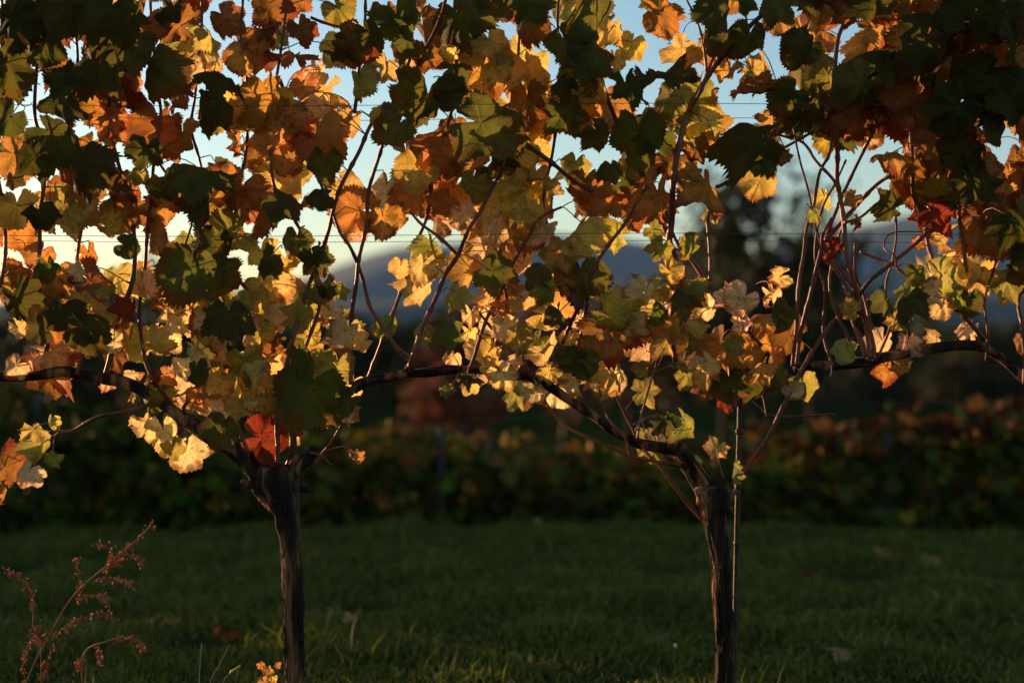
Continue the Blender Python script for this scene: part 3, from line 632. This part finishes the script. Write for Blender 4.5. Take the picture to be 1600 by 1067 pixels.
for (xa, xb, ya, yb, n_) in ((150, 430, 430, 650, 30), (0, 160, 400, 570, 10), (690, 1230, 410, 605, 44), (1370, 1590, 320, 480, 18), (430, 560, 440, 640, 10)):
    for _ in range(n_):
        x = rn.uniform(xa, xb); y_ = rn.uniform(ya, yb)
        if in_hole(x, y_, 60): continue
        if nleaf[owner(x)] >= 299: continue
        put_leaf(x, y_, rn.uniform(30, 68), rn.choice('PPPYYYOgg'), rn.choice(('', 'd')), y=rn.uniform(-.14, .16))
print('leaves per vine', nleaf)
rest = {'A': [], 'B': [], 'C': []}
for i in range(620):
    x = rn.uniform(-480, 2080); y_ = rn.uniform(-300, 560)
    if -15 < x < 1615 and y_ > -12: continue
    if y_ > lower(x) + 20: continue
    if x < 0 and y_ > 330: continue
    if y_ < -120 and rn.random() < (-y_ - 120) / 180: continue
    vine = owner(x); c = rn.choice('DDGGBOYO' if x < 900 else 'DDDGBOG')
    tip, n = orient(c, rn); y = rn.uniform(-.2, .17); s = rn.uniform(50, 95) / PPM / 1.55
    rest[vine].append((Matrix.Translation(P(x, y_, y) - VB[vine].location) @ basis(tip, n) @ Matrix.Scale(s, 4), rn.randrange(14), leaf_col(c, rn)))
for k, it in rest.items():
    if it: tag(link(bpy.data.objects.new('foliage', foliage_mesh('foliage', it)), VB[k]), kind='stuff')

# tendrils
def tendril(vine, px, py, sc_, dirx, y=-.08):
    pts = []
    for i in range(26):
        t = i / 25; a = t * 10; rr = 16 * sc_ * (1 - t) ** .8
        pts.append((P(px + dirx * (30 * t * sc_) + rr * math.cos(a) * t * 1.5, py + 18 * t * sc_ + rr * math.sin(a) * t, y + .01 * math.sin(a)), .0011))
    tube('tendril', pts, M_CANE, VB[vine], VB[vine].location, sides=5, step=.01)
for a in (('A', 50, 160, 1, -1), ('A', 100, 170, .8, 1), ('A', 20, 372, .7, 1), ('A', 470, 170, .7, 1), ('B', 990, 112, .7, 1), ('C', 1590, 210, 1.2, 1), ('B', 1025, 55, .8, 1), ('C', 1255, 100, .9, 1), ('A', 430, 420, 1, 1), ('B', 945, 435, .5, 1)): tendril(*a)

# ------------------------------------------------------------------ trellis: wires, stakes, tie
def wire(py, y, label, sag=3, py2=None):
    pts = []
    for i in range(41):
        u = -700 + i * 75; e = py + ((py2 or py) - py) * (u / 1600)
        pts.append((P(u, e + sag * math.sin((u + 200) / 680 * math.pi) ** 2, y) if False else P(u, e + sag * math.sin(u * .0046) , y), .0008))
    o = tube('trellis_wire', pts, M_WIRE, sides=6, step=.05); tag(o, label, 'wire', 'trellis wires strung along the front row')
wire(164, -.19, 'uppermost thin trellis wire, on the near side of the leaves', 2)
wire(187, .20, 'second trellis wire from the top, behind the upper leaves', 3)
wire(368, -.20, 'middle trellis wire, nearer of the close pair below the upper canopy', 2, 366)
wire(376, .19, 'middle trellis wire, farther of the close pair below the upper canopy', 2, 379)
wire(583, -.02, 'trellis wire carrying the old horizontal arms of the vines', 3, 568)
wire(690, .02, 'lowest slack trellis wire below the arms', 4, 620)

st = empty('vine_stake', P(1151, 1169, .03), label='thin upright metal stake just right of the right vine trunk', cat='stake')
tube('rod', [(P(1146, 1175, .03), .0075), (P(1150, 900, .03), .0072), (P(1156, 640, .03), .0070), (P(1157, 575, .03), .0068)], M_STAKE, st, st.location, sides=10, step=.02, rough=.06)
for py in (674, 848, 760): 
    x = 1146 + (1175 - py) * .018
    tube('notch', [(P(x, py - 5, .03), .0085), (P(x, py, .03), .0102), (P(x, py + 5, .03), .0085)], M_STAKE, st, st.location, sides=10, step=.01)
s2 = empty('vine_stake', P(470, 1169, .04), label='thin dark metal stake standing close behind the left vine trunk', cat='stake')
tube('rod', [(P(474, 1175, .04), .0085), (P(468, 900, .04), .008), (P(461, 735, .04), .008), (P(457, 620, .04), .0075)], M_STAKE, s2, s2.location, sides=10, step=.02, rough=.06)
tw = tube('plant_tie', [(P(1298, 570, .0), .0016), (P(1299, 582, -.01), .0014), (P(1297, 587, -.01), .0015)], M_TWINE, sides=5, step=.004, rough=.3)
tag(tw, 'small frayed white tie hanging under the right horizontal arm', 'plant tie')

# ------------------------------------------------------------------ the row behind
def cloud_foliage(n, seed, sx, sy, z0, z1, size, cols, top=None):
    r2 = random.Random(seed); it = []
    for i in range(n):
        z = z0 + (z1 - z0) * r2.random(); f = (z - z0) / (z1 - z0)
        wv = (1 + .5 * noise.noise(Vector((seed, z * 3, 0)))) * (.75 + .5 * math.sin(f * math.pi))
        x = r2.gauss(0, sx * .5); y = r2.gauss(0, sy * .5) * wv
        if f > .85 and r2.random() < .5: continue
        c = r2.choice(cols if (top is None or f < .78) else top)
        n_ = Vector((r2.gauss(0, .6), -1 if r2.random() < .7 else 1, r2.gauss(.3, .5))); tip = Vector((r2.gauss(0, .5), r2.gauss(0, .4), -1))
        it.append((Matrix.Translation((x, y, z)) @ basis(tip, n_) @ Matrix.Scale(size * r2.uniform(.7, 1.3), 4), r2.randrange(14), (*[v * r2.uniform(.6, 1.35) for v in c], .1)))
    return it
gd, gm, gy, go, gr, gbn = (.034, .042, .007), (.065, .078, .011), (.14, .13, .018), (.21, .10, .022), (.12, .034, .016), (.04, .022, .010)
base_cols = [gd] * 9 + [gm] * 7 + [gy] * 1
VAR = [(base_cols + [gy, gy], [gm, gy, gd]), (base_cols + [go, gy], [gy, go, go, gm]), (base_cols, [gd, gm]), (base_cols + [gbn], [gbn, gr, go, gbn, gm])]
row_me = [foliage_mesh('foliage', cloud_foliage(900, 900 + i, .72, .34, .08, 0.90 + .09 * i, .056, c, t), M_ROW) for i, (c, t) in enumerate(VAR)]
def trunk_pts(h, s): return [(Vector((.02 * s, 0, -.08)), .03), (Vector((-.01, .01 * s, h * .4)), .024), (Vector((.02, 0, h * .8)), .028), (Vector((-.03 * s, 0, h)), .015)]
def row_vine(x, y, var, label, sc_=1.0):
    o = empty('grape_vine', (x, y, terrain_z(x, y)), label=label, cat='grape vine', group='shaded vines of the row behind')
    t = tube('trunk', trunk_pts(.75, random.choice((-1, 1))), M_BARK, o, sides=8, step=.04, rough=.2)
    f = bpy.data.objects.new('foliage', row_me[var]); link(f, o); tag(f, kind='stuff'); f.scale = (1, 1, sc_); o.rotation_euler.z = 0
    f.rotation_euler.z = random.choice((0, math.pi)); return o
ROWY = 5.35
row_labels = {
 -3: (2, 'dark vine of the row behind, cut off by the left edge'),
 -2: (2, 'dark shaded vine of the row behind, below the hanging leaf spray at the left'),
 -1: (0, 'shaded green vine of the row behind, just behind and left of the left trunk'),
 0: (1, 'vine of the row behind with yellow and orange top leaves, beside two slim posts'),
 1: (1, 'vine of the row behind with scattered orange leaves, midway between the two trunks'),
 2: (0, 'dark green vine of the row behind, directly behind the right trunk and stake'),
 3: (3, 'vine of the row behind with rust red top leaves, right of the stake'),
 4: (3, 'dim reddish vine of the row behind, cut off by the right edge')}
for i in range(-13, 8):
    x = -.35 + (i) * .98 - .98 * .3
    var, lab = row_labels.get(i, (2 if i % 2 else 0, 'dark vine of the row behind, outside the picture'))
    o = row_vine(x, ROWY + random.uniform(-.03, .03), var, lab, 1.36 / (.93 + .09 * var) if x < -3.5 else random.uniform(.80, 1.10))  # unseen vines at far left, stretched taller to cast shade on the lawn
def post(x, y, h, label, r=.018):
    z = terrain_z(x, y)
    o = tube('trellis_post', [(Vector((x, y, z - .1)), r), (Vector((x, y, z + h * .5)), r), (Vector((x, y, z + h)), r)], M_POST, sides=10, step=.1)
    tag(o, label, 'post', 'pale posts of the row behind')
post((690 - 800) / 250, ROWY - .22, .85, 'pale post in the row behind, between the two front trunks')
post((768 - 800) / 250, ROWY - .12, .85, 'thinner pale post in the row behind, right of the other one', .02)
post((1385 - 800) / 250, ROWY - .2, .85, 'pale post in the row behind, right of the stake')
post((60 - 800) / 250, ROWY - .2, 1.1, 'pale post in the row behind, near the left edge')

# ------------------------------------------------------------------ trees behind
def tree(name, loc, h, crown_r, crown_z0, n, size, cols, label, cat='tree', sparse=1.0, seed=0, group=None, clumps=16):
    o = empty(name, (loc[0], loc[1], terrain_z(*loc)), label=label, cat=cat, group=group); r2 = random.Random(seed)
    tp = [(Vector((0, 0, -.2)), h * .022), (Vector((r2.uniform(-.1, .1), 0, h * .35)), h * .016), (Vector((r2.uniform(-.2, .2), 0, h * .7)), h * .009), (Vector((0, 0, h * .92)), h * .003)]
    V, F = tube_data(tp, step=.2, sides=9, rough=.1)
    cl = []
    for i in range(clumps):
        a = r2.uniform(0, 6.28); f = r2.random() ** .8; z = crown_z0 + (h - crown_z0) * f; rad = crown_r * (math.sin(min(1, f * .85 + .18) * math.pi) ** .6) * r2.uniform(.45, 1)
        c = Vector((math.cos(a) * rad, math.sin(a) * rad, z)); cl.append((c, crown_r * r2.uniform(.22, .42)))
        v2, f2 = tube_data([(Vector((0, 0, z * .62)), h * .006), (c * .5 + Vector((0, 0, z * .42)), h * .004), (c, h * .0015)], step=.2, sides=5)
        V_off = len(V); V += v2; F += [tuple(k + V_off for k in q) for q in f2]
    link(bpy.data.objects.new('trunk', mesh_np('trunk', V, F, M_TRUNK)), o)
    it = []
    for i in range(n):
        c, rr = r2.choice(cl); d = Vector((r2.gauss(0, 1), r2.gauss(0, 1), r2.gauss(0, .8))) * rr * .55
        nn = Vector((r2.gauss(0, 1), r2.gauss(0, 1), r2.gauss(0, 1)));
        if nn.length < .01: nn = Vector((0, 0, 1))
        tip = Vector((r2.gauss(0, 1), r2.gauss(0, 1), -1)); col = r2.choice(cols)
        it.append((c + d, tip, nn, size * r2.uniform(.6, 1.5), [v * r2.uniform(.6, 1.3) for v in col]))
    VV = []; CC = []
    for p, tip, nn, s, col in it:
        B = basis(tip, nn); X = (B @ Vector((1, 0, 0))) * s; Y = (B @ Vector((0, 1, 0))) * s
        VV += [p - X * .45, p + X * .2 - Y * .5, p + X * .55 + Y * .1, p + Y * .7]; CC += [(*col, 1)] * 4
    b = np.arange(len(it))[:, None] * 4
    me = mesh_np('crown', np.array([tuple(v) for v in VV]), b + np.array([0, 1, 2, 3]), M_FAR, smooth=False)
    at = me.color_attributes.new('tint', 'FLOAT_COLOR', 'POINT'); at.data.foreach_set('color', np.array(CC, np.float32).ravel())
    tag(link(bpy.data.objects.new('crown', me), o), kind='stuff'); return o
def TX(px, y): return (px - 800) / PPM * (DIST + y) / DIST
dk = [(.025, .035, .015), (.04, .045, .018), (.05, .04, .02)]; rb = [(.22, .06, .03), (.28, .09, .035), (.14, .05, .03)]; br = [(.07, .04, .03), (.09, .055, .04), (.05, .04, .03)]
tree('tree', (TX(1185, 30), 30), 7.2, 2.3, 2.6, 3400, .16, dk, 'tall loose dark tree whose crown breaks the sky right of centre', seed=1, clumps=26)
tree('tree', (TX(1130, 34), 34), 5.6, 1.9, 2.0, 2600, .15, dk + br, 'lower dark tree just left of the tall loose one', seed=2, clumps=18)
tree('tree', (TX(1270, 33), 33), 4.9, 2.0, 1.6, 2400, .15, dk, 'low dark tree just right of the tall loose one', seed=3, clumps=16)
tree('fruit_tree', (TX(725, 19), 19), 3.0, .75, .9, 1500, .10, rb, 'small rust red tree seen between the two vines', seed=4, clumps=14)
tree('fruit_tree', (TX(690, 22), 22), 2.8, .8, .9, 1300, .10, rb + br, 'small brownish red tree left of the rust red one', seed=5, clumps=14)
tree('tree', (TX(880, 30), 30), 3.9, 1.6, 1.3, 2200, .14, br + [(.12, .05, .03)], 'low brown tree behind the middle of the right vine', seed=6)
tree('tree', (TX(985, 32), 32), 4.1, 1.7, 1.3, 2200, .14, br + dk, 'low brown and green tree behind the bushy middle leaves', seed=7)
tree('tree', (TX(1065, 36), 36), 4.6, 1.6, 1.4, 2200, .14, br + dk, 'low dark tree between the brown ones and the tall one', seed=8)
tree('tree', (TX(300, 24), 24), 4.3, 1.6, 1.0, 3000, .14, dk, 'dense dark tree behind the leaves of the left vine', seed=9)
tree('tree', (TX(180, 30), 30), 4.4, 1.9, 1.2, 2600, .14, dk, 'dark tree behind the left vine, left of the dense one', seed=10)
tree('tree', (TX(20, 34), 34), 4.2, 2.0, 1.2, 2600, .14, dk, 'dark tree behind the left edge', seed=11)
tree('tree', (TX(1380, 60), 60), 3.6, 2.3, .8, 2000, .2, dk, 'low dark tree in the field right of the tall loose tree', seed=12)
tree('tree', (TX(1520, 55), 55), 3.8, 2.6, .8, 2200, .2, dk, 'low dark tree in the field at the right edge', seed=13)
# far hedge line that reads as one mass
def far_wood():
    r2 = random.Random(3); VV = []; CC = []
    for i in range(26000):
        x = r2.uniform(-150, 150); y = 95 + r2.uniform(-9, 9) + 12 * math.sin(x * .02)
        top = 5.2 + 1.6 * noise.noise(Vector((x * .11, 0, 1))) + 1.2 * noise.noise(Vector((x * .4, 0, 2)))
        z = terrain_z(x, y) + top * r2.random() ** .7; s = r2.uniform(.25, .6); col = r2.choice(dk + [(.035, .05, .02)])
        n_ = Vector((r2.gauss(0, 1), r2.gauss(-.5, 1), r2.gauss(0, 1))); B = basis(Vector((r2.gauss(0, 1), .3, -1)), n_)
        X = (B @ Vector((s, 0, 0))); Y = (B @ Vector((0, s, 0))); p = Vector((x, y, z))
        VV += [p - X, p - Y, p + X, p + Y]; CC += [(*[v * r2.uniform(.7, 1.3) for v in col], 1)] * 4
    b = np.arange(26000)[:, None] * 4
    me = mesh_np('far_wood', np.array([tuple(v) for v in VV]), b + np.array([0, 1, 2, 3]), M_FAR, smooth=False)
    at = me.color_attributes.new('tint', 'FLOAT_COLOR', 'POINT'); at.data.foreach_set('color', np.array(CC, np.float32).ravel())
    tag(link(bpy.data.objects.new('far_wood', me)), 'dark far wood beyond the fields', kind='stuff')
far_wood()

# ------------------------------------------------------------------ evening air
m_h, t_h, out_h, N_h = nodes('haze_air')
pv = N_h('ShaderNodeVolumePrincipled'); pv.inputs['Color'].default_value = (0.28, 0.55, 1.0, 1); pv.inputs['Density'].default_value = 0.00005; pv.inputs['Anisotropy'].default_value = 0.0
t_h.links.new(pv.outputs[0], out_h.inputs['Volume'])
hz = np.array([(x, y, z) for z in (-60, 420) for y in (-1500, 6800) for x in (-8200, 8200)], float)
hf = np.array([(0, 2, 3, 1), (4, 5, 7, 6), (0, 1, 5, 4), (2, 6, 7, 3), (0, 4, 6, 2), (1, 3, 7, 5)])
tag(link(bpy.data.objects.new('haze', mesh_np('haze', hz, hf, m_h, smooth=False))), 'thin bluish evening haze over the valley', kind='stuff')

# ------------------------------------------------------------------ dried dock, stalks, fallen leaves
def seeds(parent, org, pts, n, seed):
    r2 = random.Random(seed); V = []; F = []
    s = catmull(pts, .006)
    for i in range(n):
        p = s[r2.randrange(len(s))][0] + Vector((r2.gauss(0, .005), r2.gauss(0, .005), r2.gauss(-.003, .005))) - org
        q = r2.uniform(.0022, .0042); b = len(V); a = r2.uniform(0, 3)
        V += [p + Vector((q * math.cos(a), q * math.sin(a), 0)), p + Vector((-q * math.sin(a), q * math.cos(a), 0)), p - Vector((q * math.cos(a), q * math.sin(a), 0)), p + Vector((q * math.sin(a), -q * math.cos(a), 0)), p + Vector((0, 0, q * 1.3)), p - Vector((0, 0, q * 1.5))]
        F += [(b, b+1, b+4), (b+1, b+2, b+4), (b+2, b+3, b+4), (b+3, b, b+4), (b+1, b, b+5), (b+2, b+1, b+5), (b+3, b+2, b+5), (b, b+3, b+5)]
    o = link(bpy.data.objects.new('seeds', mesh_np('seeds', V, F, M_WEED, smooth=False)), parent); tag(o, kind='stuff')
def dock(stems, label, y):
    base = P(*stems[0][0][:2], y); base.z = 0
    e = empty('dock_weed', base, label=label, cat='weed', group='dried weeds at the foot of the left vine')
    for k, st_ in enumerate(stems):
        pts = [(P(a, b, y + .02 * math.sin(k + i)), (.0019 if k == 0 else .0010) * (1 - .12 * i / len(st_))) for i, (a, b) in enumerate(st_)]
        o = tube('stem' if k == 0 else 'branch', pts, M_WEED, e, base, sides=6, step=.02)
        if k: seeds(o, Vector((0, 0, 0)) + base, pts, 32 + 2 * len(pts), k * 7 + len(label))
        else: seeds(o, base, pts[-4:], 70, 3)
dock([[(10, 1160), (40, 1067), (72, 1000), (115, 930), (165, 885), (190, 862), (215, 842), (240, 815)], [(125, 935), (124, 910), (122, 893), (119, 871)], [(166, 892), (172, 870), (174, 860), (163, 850), (154, 855)], [(180, 880), (198, 866), (215, 868), (222, 882)], [(150, 905), (165, 903), (182, 902), (202, 907), (203, 919)], [(98, 994), (112, 972), (135, 964), (157, 956), (174, 961), (175, 966)], [(120, 935), (140, 930), (165, 930), (170, 945)], [(75, 990), (95, 985), (105, 975), (120, 970)]], 'tall dried rust red dock stalk leaning right, at the lower left', -.12)
dock([[(60, 1160), (64, 1067), (62, 1006), (51, 978), (53, 950), (45, 916), (28, 899), (6, 888)], [(40, 1067), (36, 1040), (39, 1020), (50, 995)], [(62, 1006), (55, 990), (60, 975)], [(66, 1060), (73, 1034), (80, 1014), (86, 1008)]], 'drooping dried dock stalk left of the tall one', -.05)
dock([[(120, 1165), (128, 1067), (126, 1035), (138, 1012), (160, 1004), (180, 997), (200, 995), (214, 998), (225, 1013)], [(152, 1008), (154, 1020), (157, 1034)], [(128, 1030), (122, 1032), (123, 1044)]], 'low arching dried dock stalk with seeds, right of the leaning one', -.02)
def stalk(pts, label, y=-.05, head=False):
    base = P(*pts[0], y); base.z = 0; e = empty('grass_stalk', base, label=label, cat='grass stalk')
    q = [(P(a, b, y), .0011) for a, b in pts]
    tube('stem', q, M_STRAW, e, base, sides=5, step=.02)
    if head:
        o = tube('seed_head', [(q[-2][0] * .3 + q[-1][0] * .7, .001), (q[-1][0], .004), (q[-1][0] + (q[-1][0] - q[-2][0]).normalized() * .03, .001)], M_STRAW, e, base, sides=7, step=.004, rough=.5)
stalk([(320, 1165), (328, 1067), (342, 1040), (358, 1007)], 'thin bare straw stalk leaning right, left of the left trunk')
stalk([(340, 1165), (346, 1075), (352, 1058), (362, 1050)], 'short straw stalk with a curved seed head, left of the left trunk', head=True)
stalk([(308, 1165), (311, 1067), (315, 1005)], 'thin upright straw stalk, leftmost near the left trunk')

def ground_leaf(px, py, wpx, c, label, kind='dry', up=0.0):
    d = PPM * DIST * EYE / (py - 533.5); y = d - DIST; x = (px - 800) / PPM * d / DIST
    z = terrain_z(x, y) + .055 + up; s = wpx / PPM * d / DIST / 1.8
    o = bpy.data.objects.new('fallen_leaf', rn.choice(LEAVES[kind])); link(o)
    B = basis(Vector((1, rn.uniform(-.4, .4), rn.uniform(-.1, .2))), Vector((rn.uniform(-.3, .3), -.75, 1)))
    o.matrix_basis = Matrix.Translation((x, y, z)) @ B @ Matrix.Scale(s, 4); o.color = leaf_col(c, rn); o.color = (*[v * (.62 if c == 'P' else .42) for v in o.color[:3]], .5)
    tag(o, label, 'fallen leaf', 'fallen vine leaves on the grass')
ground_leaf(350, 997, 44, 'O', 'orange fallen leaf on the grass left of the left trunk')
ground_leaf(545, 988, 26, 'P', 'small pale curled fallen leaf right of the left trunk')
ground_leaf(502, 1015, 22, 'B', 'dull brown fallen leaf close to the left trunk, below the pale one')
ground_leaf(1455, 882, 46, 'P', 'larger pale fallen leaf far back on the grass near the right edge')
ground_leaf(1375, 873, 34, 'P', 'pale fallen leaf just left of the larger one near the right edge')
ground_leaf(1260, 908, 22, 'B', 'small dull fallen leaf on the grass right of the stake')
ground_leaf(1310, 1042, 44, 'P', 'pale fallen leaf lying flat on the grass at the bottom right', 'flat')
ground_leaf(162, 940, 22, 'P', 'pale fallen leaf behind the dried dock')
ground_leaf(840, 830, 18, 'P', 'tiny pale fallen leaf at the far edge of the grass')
# little weed with orange leaves at the foot of the left trunk
we = empty('seedling', P(424, 1150, -.05), label='small weed with orange leaves at the foot of the left trunk', cat='weed'); we.location.z = 0
tube('stem', [(P(424, 1168, -.05), .002), (P(421, 1090, -.05), .0017), (P(420, 1040, -.06), .0012)], M_WEED, we, we.location, sides=6, step=.02)
for (a, b, s, c) in ((420, 1046, 18, 'O'), (408, 1038, 14, 'O'), (428, 1058, 16, 'Y'), (414, 1066, 18, 'O'), (425, 1080, 22, 'g'), (405, 1078, 18, 'Y'), (432, 1040, 10, 'O')):
    o = bpy.data.objects.new('leaf', rn.choice(LEAVES['dry'])); link(o, we); tip, n = orient(c, rn)
    o.matrix_basis = Matrix.Translation(P(a, b, -.06) - we.location) @ basis(tip, n) @ Matrix.Scale(s / PPM / 1.5, 4); o.color = leaf_col(c, rn)
# white clover head
cb = P(1053, 1045, .9); cb.z = terrain_z(cb.x, .9)
ce = empty('clover_flower', cb, label='small white clover flower in the grass left of the right trunk', cat='flower')
tube('stem', [(cb.copy(), .0012), (cb + Vector((.004, 0, .05)), .001)], M_BLADE if False else M_STRAW, ce, cb, sides=5, step=.01)
tube('flower_head', [(cb + Vector((.004, 0, .048)), .003), (cb + Vector((.004, 0, .054)), .007), (cb + Vector((.004, 0, .060)), .003)], M_TWINE, ce, cb, sides=9, step=.003, rough=.4)
